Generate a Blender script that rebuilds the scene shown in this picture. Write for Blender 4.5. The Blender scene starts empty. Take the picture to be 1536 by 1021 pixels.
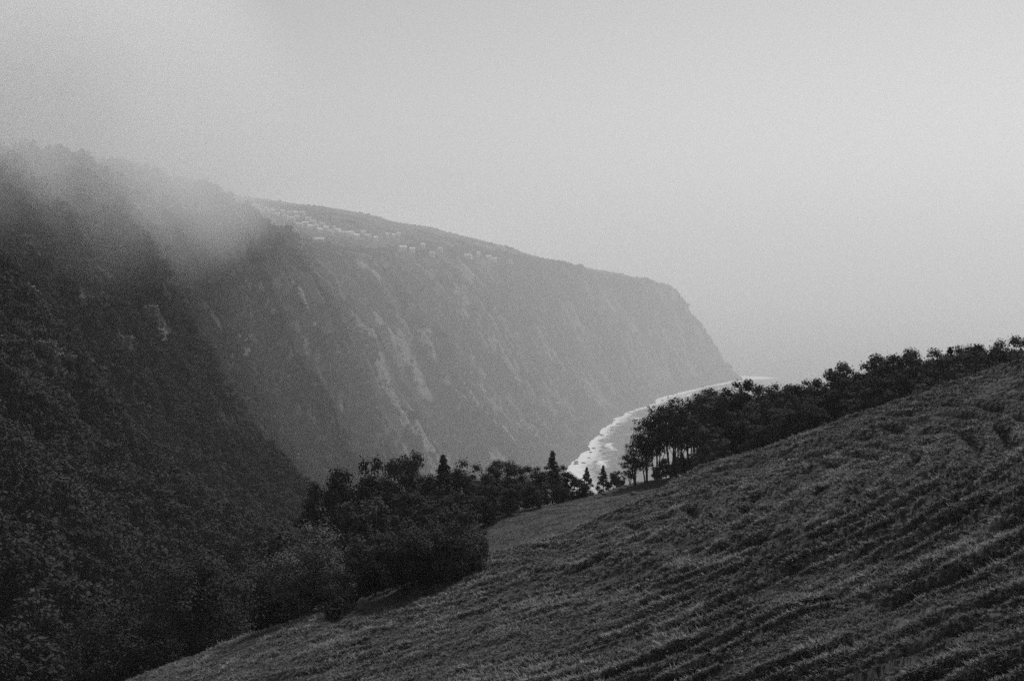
import bpy, math, random
import numpy as np
from mathutils import Vector
PI = math.pi
R = math.radians
scene = bpy.context.scene
C = scene.collection

# ------------------------------------------------------------------ camera, sky, sun, exposure
# z = 0 is the eye level of the photographer; the sea lies 320 m below
SEA = -320.0
F = 50.0 / 36.0            # focal length / sensor width
HOR = 400.0                # row of the true horizon in the 1536 x 1021 photograph
cam = bpy.data.cameras.new('camera')
cam.lens = 50; cam.sensor_width = 36; cam.sensor_fit = 'HORIZONTAL'
cam.shift_y = -(510.5 - HOR) / 1536.0
cam.clip_start = 0.5; cam.clip_end = 60000
co = bpy.data.objects.new('camera', cam); C.objects.link(co)
co.location = (0, 0, 0); co.rotation_euler = (R(90), 0, 0)
scene.camera = co

SUN_EL, SUN_AZ = 52.0, 32.0       # elevation; azimuth to the right (+) of the view direction (+Y)
w = bpy.data.worlds.new('World'); scene.world = w; w.use_nodes = True
nt = w.node_tree; nt.nodes.clear()
sky = nt.nodes.new('ShaderNodeTexSky'); sky.sky_type = 'NISHITA'; sky.sun_disc = False
sky.sun_elevation = R(SUN_EL); sky.sun_rotation = R(SUN_AZ)
sky.altitude = 200; sky.air_density = 1.0; sky.dust_density = 1.2; sky.ozone_density = 1.0
bw = nt.nodes.new('ShaderNodeRGBToBW')           # black and white film
bg = nt.nodes.new('ShaderNodeBackground'); bg.inputs['Strength'].default_value = 0.085
wo = nt.nodes.new('ShaderNodeOutputWorld')
nt.links.new(sky.outputs['Color'], bw.inputs['Color']); nt.links.new(bw.outputs['Val'], bg.inputs['Color'])
nt.links.new(bg.outputs['Background'], wo.inputs['Surface'])
sl = bpy.data.lights.new('sun', 'SUN'); sl.energy = 2.6; sl.angle = R(9); sl.color = (1, 1, 1)
so = bpy.data.objects.new('sun', sl); C.objects.link(so)
sd = Vector((math.sin(R(SUN_AZ)) * math.cos(R(SUN_EL)), math.cos(R(SUN_AZ)) * math.cos(R(SUN_EL)), math.sin(R(SUN_EL))))
so.rotation_euler = sd.to_track_quat('Z', 'Y').to_euler()
scene.view_settings.view_transform = 'Standard'; scene.view_settings.look = 'None'
scene.view_settings.gamma = 1; scene.view_settings.use_curve_mapping = False
scene.view_settings.exposure = 0.10
cy = scene.cycles
cy.max_bounces = 8; cy.diffuse_bounces = 2; cy.glossy_bounces = 2; cy.transmission_bounces = 2
cy.volume_bounces = 4; cy.transparent_max_bounces = 8
cy.use_adaptive_sampling = False
cy.use_denoising = False          # the sampling grain stands for the film's
HAZE_DENSITY = 0.00010
BANK_DENSITY = 0.00024

# ------------------------------------------------------------------ noise
def _hash(ix, iy, s):
    h = (ix.astype(np.int64) * 374761393 + iy.astype(np.int64) * 668265263 + s * 974634541) & 0xffffffff
    h = ((h ^ (h >> 13)) * 1274126177) & 0xffffffff
    h = ((h ^ (h >> 16)) * 2246822519) & 0xffffffff
    return ((h ^ (h >> 15)) & 0xffffff) / float(0xffffff)
def vnoise(x, y, s=0):
    x = np.asarray(x, float); y = np.asarray(y, float)
    x, y = np.broadcast_arrays(x, y)
    ix = np.floor(x); iy = np.floor(y); fx = x - ix; fy = y - iy
    fx = fx * fx * fx * (fx * (fx * 6 - 15) + 10); fy = fy * fy * fy * (fy * (fy * 6 - 15) + 10)
    a = _hash(ix, iy, s); b = _hash(ix + 1, iy, s); c = _hash(ix, iy + 1, s); d = _hash(ix + 1, iy + 1, s)
    return (a + (b - a) * fx) * (1 - fy) + (c + (d - c) * fx) * fy
def fbm(x, y, s=0, o=4, g=0.5):
    v = 0; a = 1; n = 0
    for k in range(o):
        v = v + a * (vnoise(np.asarray(x) * 2 ** k + 17.3 * k, np.asarray(y) * 2 ** k + 9.1 * k, s + k) - .5); n += a; a *= g
    return v / n * 2
def sstep(a, b, x):
    t = np.clip((np.asarray(x, float) - a) / (b - a), 0, 1); return t * t * (3 - 2 * t)
def softplus(x, w):
    return w * np.logaddexp(0, np.asarray(x, float) / w)

# ------------------------------------------------------------------ relief
PA, PB, PZ = 0.32, -0.06, -14.0
CX = np.array([-60, -25, -10, -2, 4, 9, 15, 40, 80, 140.])
CY = np.array([94, 95, 92, 93, 93, 101, 111, 112, 114, 118.])
def crest_y(x): return np.interp(x, CX, CY)
def near_base(x, y):
    """the pasture hill, without the cattle terracettes"""
    x = np.asarray(x, float); y = np.asarray(y, float)
    z = PZ + PA * x + PB * y
    z = z - 0.0012 * np.clip(x - 35, 0, None) ** 2
    yc = crest_y(x)
    dd = np.clip(y - yc, 0, None)
    D = 6.6 + .15 * np.clip(x + 3, 0, 25)
    z = z - D * sstep(0, 38, dd) - 1.2 * np.exp(-((dd - 15) / 9.) ** 2) * sstep(-3, 2, x) * sstep(0, 6, dd)
    z = z - 0.10 * softplus(-4 - x, 2) * sstep(0, 15, dd)
    yf = np.interp(x, [-60, -20, -4, 18, 40, 80], [165, 178, 196, 214, 200, 190])
    z = z - 0.62 * softplus(y - yf, 5)
    z = z - 0.5 * softplus(-42 - x, 6)
    z = z + 0.55 * fbm(x / 17, y / 17, 3, 3) + 0.9 * fbm(x / 45, y / 45, 5, 2)
    return z
def near_z(x, y):
    z = near_base(x, y)
    x = np.asarray(x, float); y = np.asarray(y, float)
    yc = crest_y(x)
    on = 1 - 0.75 * sstep(-6, 12, y - yc)
    fr, row, am = terr(x, y, z)
    z = z + on * am * (0.32 * np.cos(2 * PI * fr) - 0.75 * np.exp(-((fr - .5) / .20) ** 2))
    z = z + on * (0.12 * fbm(x / 1.9, y / 1.9, 41, 3) + 0.02 * fbm(x / .55, y / .55, 43, 2))
    return z
def terr(x, y, z):
    """cattle paths ring the knoll: phase across a path, strength of that path"""
    rc = np.hypot(x + 1.4, y - 89.5)
    k = (rc + 0.24 * fbm(x / 4, y / 4, 21, 3) + 1.6 * fbm(x / 15, y / 15, 23, 2) + .55 * fbm(x / 6.5, y / 6.5, 25, 2)) / 1.85; fr = k - np.floor(k)
    ang = np.arctan2(y - 89.5, x + 1.4)
    row = vnoise(np.floor(k) * 3.7, ang * 8.0, 31)
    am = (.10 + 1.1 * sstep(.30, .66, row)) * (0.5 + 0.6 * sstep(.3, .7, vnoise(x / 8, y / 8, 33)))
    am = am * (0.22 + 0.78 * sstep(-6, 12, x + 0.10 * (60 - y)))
    return fr, row, am
def soil(x, y):
    """bare trodden earth of the paths, 0 to 1"""
    fr, row, am = terr(x, y, near_base(x, y))
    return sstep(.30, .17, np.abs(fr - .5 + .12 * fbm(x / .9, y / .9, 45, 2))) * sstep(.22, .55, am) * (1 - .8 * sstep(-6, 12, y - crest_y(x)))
#            y     rimx  rimz  toex  toez
PROF = np.array([
 (-400, -170,   40,  -60,  -60), (0,  -170, 40, -60,  -75), (150, -180,   42,  -55,  -82), (250, -205,   46,  -52,  -88), (400, -228,   38,  -60,  -93),
 (550,  -226,   44,  -72, -108), (700, -197,   46,  -80, -132), (850, -187,  45,  -66, -155),
 (1100, -202,   33,  -25, -196), (1250, -182, 19, 15, -199), (1436, -150,   9,   55, -199), (1777, -57,  10,  112, -199),
 (2000,   40,    4,  170, -199), (2200, 118,  -9,   238, -199), (2400, 215, -24,  330, -199),
 (2540,  286,  -40,  407, -199), (2580, 285,  -46,  408, -199), (2660, 220,  -46,  330, -199), (2900, 60, -30, 160, -199), (3600, -300, -20, -180, -199)])
def prof(y, c): return np.interp(y, PROF[:, 0], PROF[:, c])
KY = np.array([-400, 400, 550, 700, 850, 1100, 1436, 3600.]); KK = np.array([.85, .85, .95, 1.1, 1.3, 1.5, 1.6, 1.6])
KR = KY * KK
def real(xn, yn):
    return xn * np.interp(yn, KY, KK), np.interp(yn, KY, KR)
def far_z(x, y):
    yn = np.interp(y, KR, KY); K = np.interp(yn, KY, KK)
    return np.maximum(far_n(np.asarray(x, float) / K, yn) * K, SEA - 2)
def far_n(x, y):
    x = np.asarray(x, float); y = np.asarray(y, float)
    x, y = np.broadcast_arrays(x, y)
    q = y + 0.35 * x
    A = np.interp(y, [0, 250, 450, 900, 1400, 2200, 2520, 2600], [4, 7, 14, 23, 28, 20, 6, 4])
    rid = 1 - 2 * np.abs(fbm(q / 150, x / 900, 51, 2))
    shift = A * (1.3 * (rid - .55) + 0.9 * fbm(q / 62, x / 500, 53, 3))
    xr = prof(y, 1) + shift * 0.5; xt = prof(y, 3) + shift * np.interp(y, [1000, 1350], [.75, .22])
    zr = prof(y, 2); zt = prof(y, 4)
    gl = .55 * np.abs(fbm(q / 26, x / 220, 57, 2)) + .55 * np.abs(fbm(q / 11, x / 120, 58, 2))
    sm = fbm(x / 34, y / 34, 61, 4) * np.interp(y, [400, 1200], [6, 17]) + (gl - .25) * np.interp(y, [0, 500, 900, 1500], [3, 9, 20, 30])
    t = (xt - x + sm * 0.55 * np.interp(y, [900, 1400], [1, .9])) / (xt - xr)
    tt = np.clip(t, 0, 1)
    p = tt - 0.09 * np.sin(2 * PI * tt) * 0.6
    p = np.where(tt < .12, p * 0.75, p - .03 * (1 - tt) )
    z = zt + (zr - zt) * p
    inland = np.clip(xr - x, 0, None)
    slope = np.interp(y, [0, 700, 950, 1300, 1800, 2300, 2600], [.02, .03, .06, .24, .30, .30, .29])
    up = slope * inland
    up = 220 * (1 - np.exp(-up / 220))
    z = z + np.where(t > 1, up, 0)
    z = z + fbm(x / 160, y / 160, 63, 3) * np.clip(inland / 40, 0, 1) * 11
    z = z + sm * 0.35 * np.clip(t * 3, 0, 1) * np.clip(1 - inland / 60, .3, 1)
    z = z + 4 * np.exp(-(((x + 40) / 85) ** 2 + ((y - 2250) / 260) ** 2)) - 8 * np.exp(-(((x - 130) / 95) ** 2 + ((y - 2520) / 200) ** 2)) * (inland > 0)
    out = np.clip(x - xt, 0, None)
    z = z - np.where(t <= 0, out * np.interp(y, [0, 300, 500, 900, 1300], [.05, .10, .35, .5, .25]), 0)
    return z
def rock(x, y):
    """bare pale rock and scree on the cliffs, 0 to 1: patches drawn out down the fall line"""
    yn = np.interp(y, KR, KY); xn = np.asarray(x, float) / np.interp(yn, KY, KK)
    q = yn + .35 * xn + 14 * fbm(xn / 30, yn / 40, 205, 3)
    m = .38 * vnoise(q / 34, xn / 48, 201) + .34 * vnoise(q / 13, xn / 19, 203) + .28 * vnoise(q / 5, xn / 6, 207)
    t = (prof(yn, 3) - xn) / (prof(yn, 3) - prof(yn, 1))
    m = m + .09 * sstep(1700, 2500, yn) - .08 * sstep(1450, 950, yn) + .07 * sstep(.55, .15, t) * sstep(800, 1300, yn)
    return sstep(.53, .68, m) * sstep(1.08, .92, t)
def ground(x, y):
    a = near_base(x, y); b = far_z(x, y)
    x = np.asarray(x, float)
    h = np.clip(.5 + .5 * (a - b) / 6, 0, 1)
    return np.maximum(b + (a - b) * h + 6 * h * (1 - h), SEA - 2)
def at(px, py, y):
    return np.array(((px - 768) / 1536 / F * y, y, (HOR - py) / 1536 / F * y))
def xpix(px, y): return (px - 768) / 1536 / F * y
def hit(px, py, y0=1900., y1=5200.):
    ys = np.arange(y0, y1, 2.)
    xs = (px - 768) / 1536 / F * ys; zs = (HOR - py) / 1536 / F * ys
    g = ground(xs, ys) - zs
    k = np.argmax(g > 0) if (g > 0).any() else int(np.argmax(g / ys))
    return float(xs[k]), float(ys[k]), float(ground(xs[k], ys[k]))

# ------------------------------------------------------------------ helpers
MATS = {}
def mat(name, build):
    m = bpy.data.materials.new(name); m.use_nodes = True
    t = m.node_tree; t.nodes.clear()
    o = t.nodes.new('ShaderNodeOutputMaterial')
    build(t, o); MATS[name] = m; return m
def N(t, typ, **kw):
    n = t.nodes.new(typ)
    for k, v in kw.items():
        if k in n.inputs: n.inputs[k].default_value = v
        else: setattr(n, k, v)
    return n
def ramp(t, fac, stops):
    mxp = max(p for p, _ in stops)
    if mxp > 1:                                   # a ramp only spans 0 to 1: bring the range down
        dv = t.nodes.new('ShaderNodeMath'); dv.operation = 'DIVIDE'; t.links.new(fac, dv.inputs[0]); dv.inputs[1].default_value = mxp
        fac = dv.outputs[0]; stops = [(p / mxp, v) for p, v in stops]
    r = t.nodes.new('ShaderNodeValToRGB'); e = r.color_ramp.elements
    while len(e) < len(stops): e.new(0.5)
    for i, (p, v) in enumerate(stops): e[i].position = p; e[i].color = (v, v, v, 1)
    t.links.new(fac, r.inputs['Fac']); return r.outputs['Color']
def link(o, parent=None):
    C.objects.link(o)
    if parent: o.parent = parent
    return o
def tag(o, label=None, cat=None, group=None, kind=None):
    if label: o['label'] = label
    if cat: o['category'] = cat
    if group: o['group'] = group
    if kind: o['kind'] = kind
    return o
def mesh_np(name, V, Fc, m=None, smooth=False):
    """V (n,3); Fc (k,3) or (k,4) integer array"""
    V = np.ascontiguousarray(V, np.float32); Fc = np.ascontiguousarray(Fc, np.int32)
    me = bpy.data.meshes.new(name)
    n, k = Fc.shape
    me.vertices.add(len(V)); me.vertices.foreach_set('co', V.ravel())
    me.loops.add(n * k); me.loops.foreach_set('vertex_index', Fc.ravel())
    me.polygons.add(n); me.polygons.foreach_set('loop_start', np.arange(0, n * k, k, dtype=np.int32))
    me.polygons.foreach_set('loop_total', np.full(n, k, np.int32))
    me.polygons.foreach_set('use_smooth', np.full(n, smooth, bool))
    me.update(calc_edges=True); me.validate()
    if m: me.materials.append(m)
    return me
def grid_faces(nr, nc, mask=None):
    i = np.arange(nr - 1)[:, None] * nc + np.arange(nc - 1)[None, :]
    f = np.stack([i, i + 1, i + nc + 1, i + nc], -1)
    if mask is not None: f = f[mask]
    return f.reshape(-1, 4)
def box_vf(x0, x1, y0, y1, z0, z1):
    v = [(x, y, z) for z in (z0, z1) for x, y in ((x0, y0), (x1, y0), (x1, y1), (x0, y1))]
    f = [(0, 3, 2, 1), (4, 5, 6, 7), (0, 1, 5, 4), (1, 2, 6, 5), (2, 3, 7, 6), (3, 0, 4, 7)]
    return np.array(v, float), np.array(f)
def tube(path, radii, k=6):
    path = [Vector(p) for p in path]; V = []; Fc = []
    for i, p in enumerate(path):
        d = (path[min(i + 1, len(path) - 1)] - path[max(i - 1, 0)]).normalized()
        a = d.orthogonal().normalized(); b = d.cross(a)
        for j in range(k):
            th = 2 * PI * j / k
            V.append(p + (a * math.cos(th) + b * math.sin(th)) * radii[i])
    for i in range(len(path) - 1):
        for j in range(k):
            Fc.append((i * k + j, i * k + (j + 1) % k, (i + 1) * k + (j + 1) % k, (i + 1) * k + j))
    return np.array([tuple(v) for v in V]), np.array(Fc)
def join_vf(parts):
    V = []; Fc = []; n = 0
    for v, f in parts: V.append(v); Fc.append(f + n); n += len(v)
    return np.concatenate(V), np.concatenate(Fc)

# ------------------------------------------------------------------ materials (black and white film: all greys)
def simple(name, lo, hi, scale, rough=.85, spec=.2, coord='Object', rand=0.0, bump=0.0, bscale=None, detail=6):
    def b(t, o):
        tc = N(t, 'ShaderNodeTexCoord')
        nz = N(t, 'ShaderNodeTexNoise', Scale=scale, Detail=float(detail), Roughness=.6)
        t.links.new(tc.outputs[coord], nz.inputs['Vector'])
        col = ramp(t, nz.outputs['Fac'], [(.3, lo), (.7, hi)])
        if rand:
            oi = N(t, 'ShaderNodeObjectInfo')
            mr = N(t, 'ShaderNodeMapRange'); mr.inputs['To Min'].default_value = 1 - rand; mr.inputs['To Max'].default_value = 1 + rand
            t.links.new(oi.outputs['Random'], mr.inputs['Value'])
            mx = N(t, 'ShaderNodeMix', data_type='RGBA', blend_type='MULTIPLY'); mx.inputs['Factor'].default_value = 1
            t.links.new(col, mx.inputs['A']); t.links.new(mr.outputs['Result'], mx.inputs['B']); col = mx.outputs['Result']
        p = N(t, 'ShaderNodeBsdfPrincipled', Roughness=rough); p.inputs['Specular IOR Level'].default_value = spec
        t.links.new(col, p.inputs['Base Color'])
        if bump:
            n2 = N(t, 'ShaderNodeTexNoise', Scale=bscale or scale * 4, Detail=6.0)
            t.links.new(tc.outputs[coord], n2.inputs['Vector'])
            bp = N(t, 'ShaderNodeBump', Strength=bump); t.links.new(n2.outputs['Fac'], bp.inputs['Height'])
            t.links.new(bp.outputs['Normal'], p.inputs['Normal'])
        t.links.new(p.outputs['BSDF'], o.inputs['Surface'])
    return mat(name, b)
def b_pasture(t, o):
    tc = N(t, 'ShaderNodeTexCoord'); a_ = N(t, 'ShaderNodeAttribute', attribute_name='soil')
    nz = N(t, 'ShaderNodeTexNoise', Scale=.7, Detail=7.0, Roughness=.65); t.links.new(tc.outputs['Object'], nz.inputs['Vector'])
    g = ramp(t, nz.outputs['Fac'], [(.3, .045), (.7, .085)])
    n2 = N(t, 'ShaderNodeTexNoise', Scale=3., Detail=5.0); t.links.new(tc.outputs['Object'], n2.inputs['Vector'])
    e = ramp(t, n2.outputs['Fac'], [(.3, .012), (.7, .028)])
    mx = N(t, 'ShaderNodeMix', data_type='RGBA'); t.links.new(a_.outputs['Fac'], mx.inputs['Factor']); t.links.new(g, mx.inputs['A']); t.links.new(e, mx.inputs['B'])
    p = N(t, 'ShaderNodeBsdfPrincipled', Roughness=.9); p.inputs['Specular IOR Level'].default_value = .15
    t.links.new(mx.outputs['Result'], p.inputs['Base Color'])
    n3 = N(t, 'ShaderNodeTexNoise', Scale=9., Detail=6.0); t.links.new(tc.outputs['Object'], n3.inputs['Vector'])
    bp = N(t, 'ShaderNodeBump', Strength=.6); t.links.new(n3.outputs['Fac'], bp.inputs['Height']); t.links.new(bp.outputs['Normal'], p.inputs['Normal'])
    t.links.new(p.outputs['BSDF'], o.inputs['Surface'])
mat('pasture_ground', b_pasture)
simple('leaf', .022, .05, .9, rough=.85, spec=.12, rand=.5)
simple('leaf_mid', .04, .08, .9, rough=.85, spec=.12, rand=.3)
simple('leaf_pale', .035, .065, .9, rough=.85, spec=.12, rand=.3)
simple('leaf_bright', .10, .18, .9, rough=.8, spec=.15, rand=.25)
simple('leaf_far', .015, .038, .2, rough=.8, rand=.45)
simple('bark', .05, .11, 5, bump=.4)
simple('bark_pale', .12, .22, 5, bump=.4)
simple('grass_blade', .08, .15, .35, rough=.7, spec=.25, rand=.35)
simple('grass_dry', .18, .30, .35, rough=.7, spec=.2, rand=.3)
simple('stone', .07, .15, 2.5, bump=.5)
simple('shore_stone', .04, .10, .3, bump=.5)
simple('plaster', .80, .88, .5)
simple('roof_tile', .60, .75, .8)
simple('dark_glass', .03, .04, 1, rough=.15, spec=.5)
simple('door_wood', .12, .18, 2)
def b_terrain(t, o):
    tc = N(t, 'ShaderNodeTexCoord')
    geo = N(t, 'ShaderNodeNewGeometry')
    nz = N(t, 'ShaderNodeTexNoise', Scale=.02, Detail=8.0, Roughness=.62); t.links.new(tc.outputs['Object'], nz.inputs['Vector'])
    scrub = ramp(t, nz.outputs['Fac'], [(.35, .025), (.65, .08)])
    rockf = N(t, 'ShaderNodeAttribute', attribute_name='rock').outputs['Fac']
    n3 = N(t, 'ShaderNodeTexNoise', Scale=.2, Detail=6.0); t.links.new(tc.outputs['Object'], n3.inputs['Vector'])
    rock = ramp(t, n3.outputs['Fac'], [(.3, .12), (.7, .30)])
    mx = N(t, 'ShaderNodeMix', data_type='RGBA'); t.links.new(rockf, mx.inputs['Factor']); t.links.new(scrub, mx.inputs['A']); t.links.new(rock, mx.inputs['B'])
    # small walled fields on the flat land
    vo = N(t, 'ShaderNodeTexVoronoi', Scale=.016); t.links.new(tc.outputs['Object'], vo.inputs['Vector'])
    fb = N(t, 'ShaderNodeRGBToBW'); t.links.new(vo.outputs['Color'], fb.inputs['Color'])
    field = ramp(t, fb.outputs['Val'], [(.2, .035), (.8, .095)])
    sx = N(t, 'ShaderNodeSeparateXYZ'); t.links.new(geo.outputs['Normal'], sx.inputs['Vector'])
    flat = ramp(t, sx.outputs['Z'], [(.86, 0), (.93, 1)])
    m2 = N(t, 'ShaderNodeMix', data_type='RGBA'); t.links.new(flat, m2.inputs['Factor']); t.links.new(mx.outputs['Result'], m2.inputs['A']); t.links.new(field, m2.inputs['B'])
    sz = N(t, 'ShaderNodeSeparateXYZ'); t.links.new(tc.outputs['Object'], sz.inputs['Vector'])
    h = N(t, 'ShaderNodeMapRange'); h.inputs['From Min'].default_value = SEA + 10; h.inputs['From Max'].default_value = SEA + 34
    za = N(t, 'ShaderNodeMath', operation='MULTIPLY_ADD'); t.links.new(nz.outputs['Fac'], za.inputs[0]); za.inputs[1].default_value = -40; t.links.new(sz.outputs['Z'], za.inputs[2])
    zb = N(t, 'ShaderNodeMath', operation='ADD'); t.links.new(za.outputs[0], zb.inputs[0]); zb.inputs[1].default_value = 20
    t.links.new(zb.outputs[0], h.inputs['Value'])
    bch = ramp(t, n3.outputs['Fac'], [(.3, .02), (.7, .06)])
    m3 = N(t, 'ShaderNodeMix', data_type='RGBA'); t.links.new(h.outputs['Result'], m3.inputs['Factor']); t.links.new(bch, m3.inputs['A']); t.links.new(m2.outputs['Result'], m3.inputs['B']); m2 = m3
    p = N(t, 'ShaderNodeBsdfPrincipled', Roughness=.9); p.inputs['Specular IOR Level'].default_value = .1
    t.links.new(m2.outputs['Result'], p.inputs['Base Color'])
    bp = N(t, 'ShaderNodeBump', Strength=.9, Distance=9.0)
    n4 = N(t, 'ShaderNodeTexNoise', Scale=.07, Detail=9.0, Roughness=.72); t.links.new(tc.outputs['Object'], n4.inputs['Vector'])
    t.links.new(n4.outputs['Fac'], bp.inputs['Height']); t.links.new(bp.outputs['Normal'], p.inputs['Normal'])
    t.links.new(p.outputs['BSDF'], o.inputs['Surface'])
mat('hillside', b_terrain)
def b_sea(t, o):
    tc = N(t, 'ShaderNodeTexCoord')
    at_ = N(t, 'ShaderNodeAttribute', attribute_name='foam')
    nz = N(t, 'ShaderNodeTexNoise', Scale=.10, Detail=8.0, Roughness=.7); t.links.new(tc.outputs['Object'], nz.inputs['Vector'])
    ad = N(t, 'ShaderNodeMath', operation='ADD'); t.links.new(at_.outputs['Fac'], ad.inputs[0]); t.links.new(nz.outputs['Fac'], ad.inputs[1])
    n5 = N(t, 'ShaderNodeTexNoise', Scale=.45, Detail=6.0, Roughness=.75); t.links.new(tc.outputs['Object'], n5.inputs['Vector'])
    a5 = N(t, 'ShaderNodeMath', operation='MULTIPLY_ADD'); t.links.new(n5.outputs['Fac'], a5.inputs[0]); a5.inputs[1].default_value = .5; t.links.new(ad.outputs[0], a5.inputs[2])
    ff = ramp(t, a5.outputs[0], [(1.0, 0), (1.25, 1)])
    wv = N(t, 'ShaderNodeTexNoise', Scale=.05, Detail=6.0, Roughness=.6); t.links.new(tc.outputs['Object'], wv.inputs['Vector'])
    bp = N(t, 'ShaderNodeBump', Strength=.35, Distance=4.0); t.links.new(wv.outputs['Fac'], bp.inputs['Height'])
    p = N(t, 'ShaderNodeBsdfPrincipled', Roughness=.22, IOR=1.33); p.inputs['Base Color'].default_value = (.03, .03, .03, 1)
    t.links.new(bp.outputs['Normal'], p.inputs['Normal'])
    fo = N(t, 'ShaderNodeBsdfDiffuse'); fo.inputs['Color'].default_value = (.92, .92, .92, 1)
    ms = N(t, 'ShaderNodeMixShader'); t.links.new(ff, ms.inputs['Fac']); t.links.new(p.outputs['BSDF'], ms.inputs[1]); t.links.new(fo.outputs['BSDF'], ms.inputs[2])
    t.links.new(ms.outputs['Shader'], o.inputs['Surface'])
mat('sea_water', b_sea)

# ------------------------------------------------------------------ the setting: sea, terrain, pasture
def polar(r0, r1, nr, a0, a1, na):
    r = np.geomspace(r0, r1, nr)[:, None]; a = np.linspace(R(a0), R(a1), na)[None, :]
    return r * np.sin(a), r * np.cos(a)
r_ = np.concatenate([np.geomspace(60, 600, 300), np.linspace(604, 4300, 840), np.geomspace(4330, 5600, 50)])[:, None]
a_ = np.linspace(R(-33), R(24), 450)[None, :]
X, Y = r_ * np.sin(a_), r_ * np.cos(a_)
Z = ground(X, Y)
nb = near_base(X, Y)
inside = (Y < 215) & (nb > far_z(X, Y) + 2)          # under the finer pasture sheet
Z = np.where(inside, Z - 1.2, Z)
ok = Z.reshape(X.shape) > SEA - 1.95
mask = ok[:-1, :-1] | ok[1:, :-1] | ok[:-1, 1:] | ok[1:, 1:]
me = mesh_np('coastal_hillside', np.stack([X, Y, Z], -1).reshape(-1, 3), grid_faces(*X.shape, mask)[:, ::-1], MATS['hillside'], True)
a = me.attributes.new('rock', 'FLOAT', 'POINT'); a.data.foreach_set('value', rock(X, Y).ravel().astype(np.float32))
o = link(bpy.data.objects.new('coastal_hillside', me)); tag(o, kind='structure')

X, Y = polar(20, 262, 840, -30, 29, 540)
Z = near_z(X, Y)
Z = np.maximum(Z, far_z(X, Y) - 3)
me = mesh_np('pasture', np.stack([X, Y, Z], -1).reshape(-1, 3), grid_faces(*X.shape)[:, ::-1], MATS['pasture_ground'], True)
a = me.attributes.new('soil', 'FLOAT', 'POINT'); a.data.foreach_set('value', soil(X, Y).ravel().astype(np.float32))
o = link(bpy.data.objects.new('pasture', me)); tag(o, kind='structure')

# sea: fine towards the shore, then out to the horizon in one sheet
xs = np.concatenate([-np.geomspace(20000, 700, 14), np.linspace(-600, 1150, 240), np.geomspace(1200, 20000, 26)])
ys = np.concatenate([np.linspace(-3000, 300, 12), np.linspace(350, 1950, 60), np.linspace(1960, 4600, 380), np.geomspace(4650, 26000, 30)])
X, Y = np.meshgrid(xs, ys)
G = far_z(X, Y)
# distance to the shore along x, smoothed by waves
land = G > SEA
shore_x = np.where(land, X, -1e9).max(axis=1, keepdims=True)
pad = np.pad(shore_x[:, 0], 7, mode='edge'); sm_ = np.convolve(pad, np.ones(15) / 15, 'valid')[:, None]
shore_x = np.where((Y[:, :1] > 2000) & (Y[:, :1] < 4080), sm_, shore_x)
d = X - shore_x
wid = 12 + 18 * vnoise(Y / 150., 0 * Y, 71) + 13 * sstep(2700, 2250, Y) + 30 * sstep(3950, 4100, Y)
foam = 0.84 * np.exp(-np.clip(d, 0, None) / wid * 0.7) + 0.06 * fbm(X / 22, Y / 64, 73, 3)
foam = np.where(d < 170, foam, np.clip(foam, None, -.1))
line = np.abs(d - (54 + 22 * fbm(Y / 95, Y * 0, 75, 3)))               # a second line of breakers
foam = foam + 0.30 * np.exp(-(line / 7) ** 2) * sstep(.5, .62, vnoise(Y / 110, X * 0, 77)) * sstep(4000, 3700, Y)
tipd = np.hypot((X - 690) / 1.6, Y - 4096)
foam = foam + .5 * np.exp(-(tipd / 42) ** 2)
foam = np.where(Y < 1600, -1, foam)
me = mesh_np('sea', np.stack([X, Y, 0 * X + SEA], -1).reshape(-1, 3), grid_faces(*X.shape), MATS['sea_water'], True)
a = me.attributes.new('foam', 'FLOAT', 'POINT'); a.data.foreach_set('value', foam.ravel().astype(np.float32))
o = link(bpy.data.objects.new('sea', me)); tag(o, kind='structure')

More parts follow.
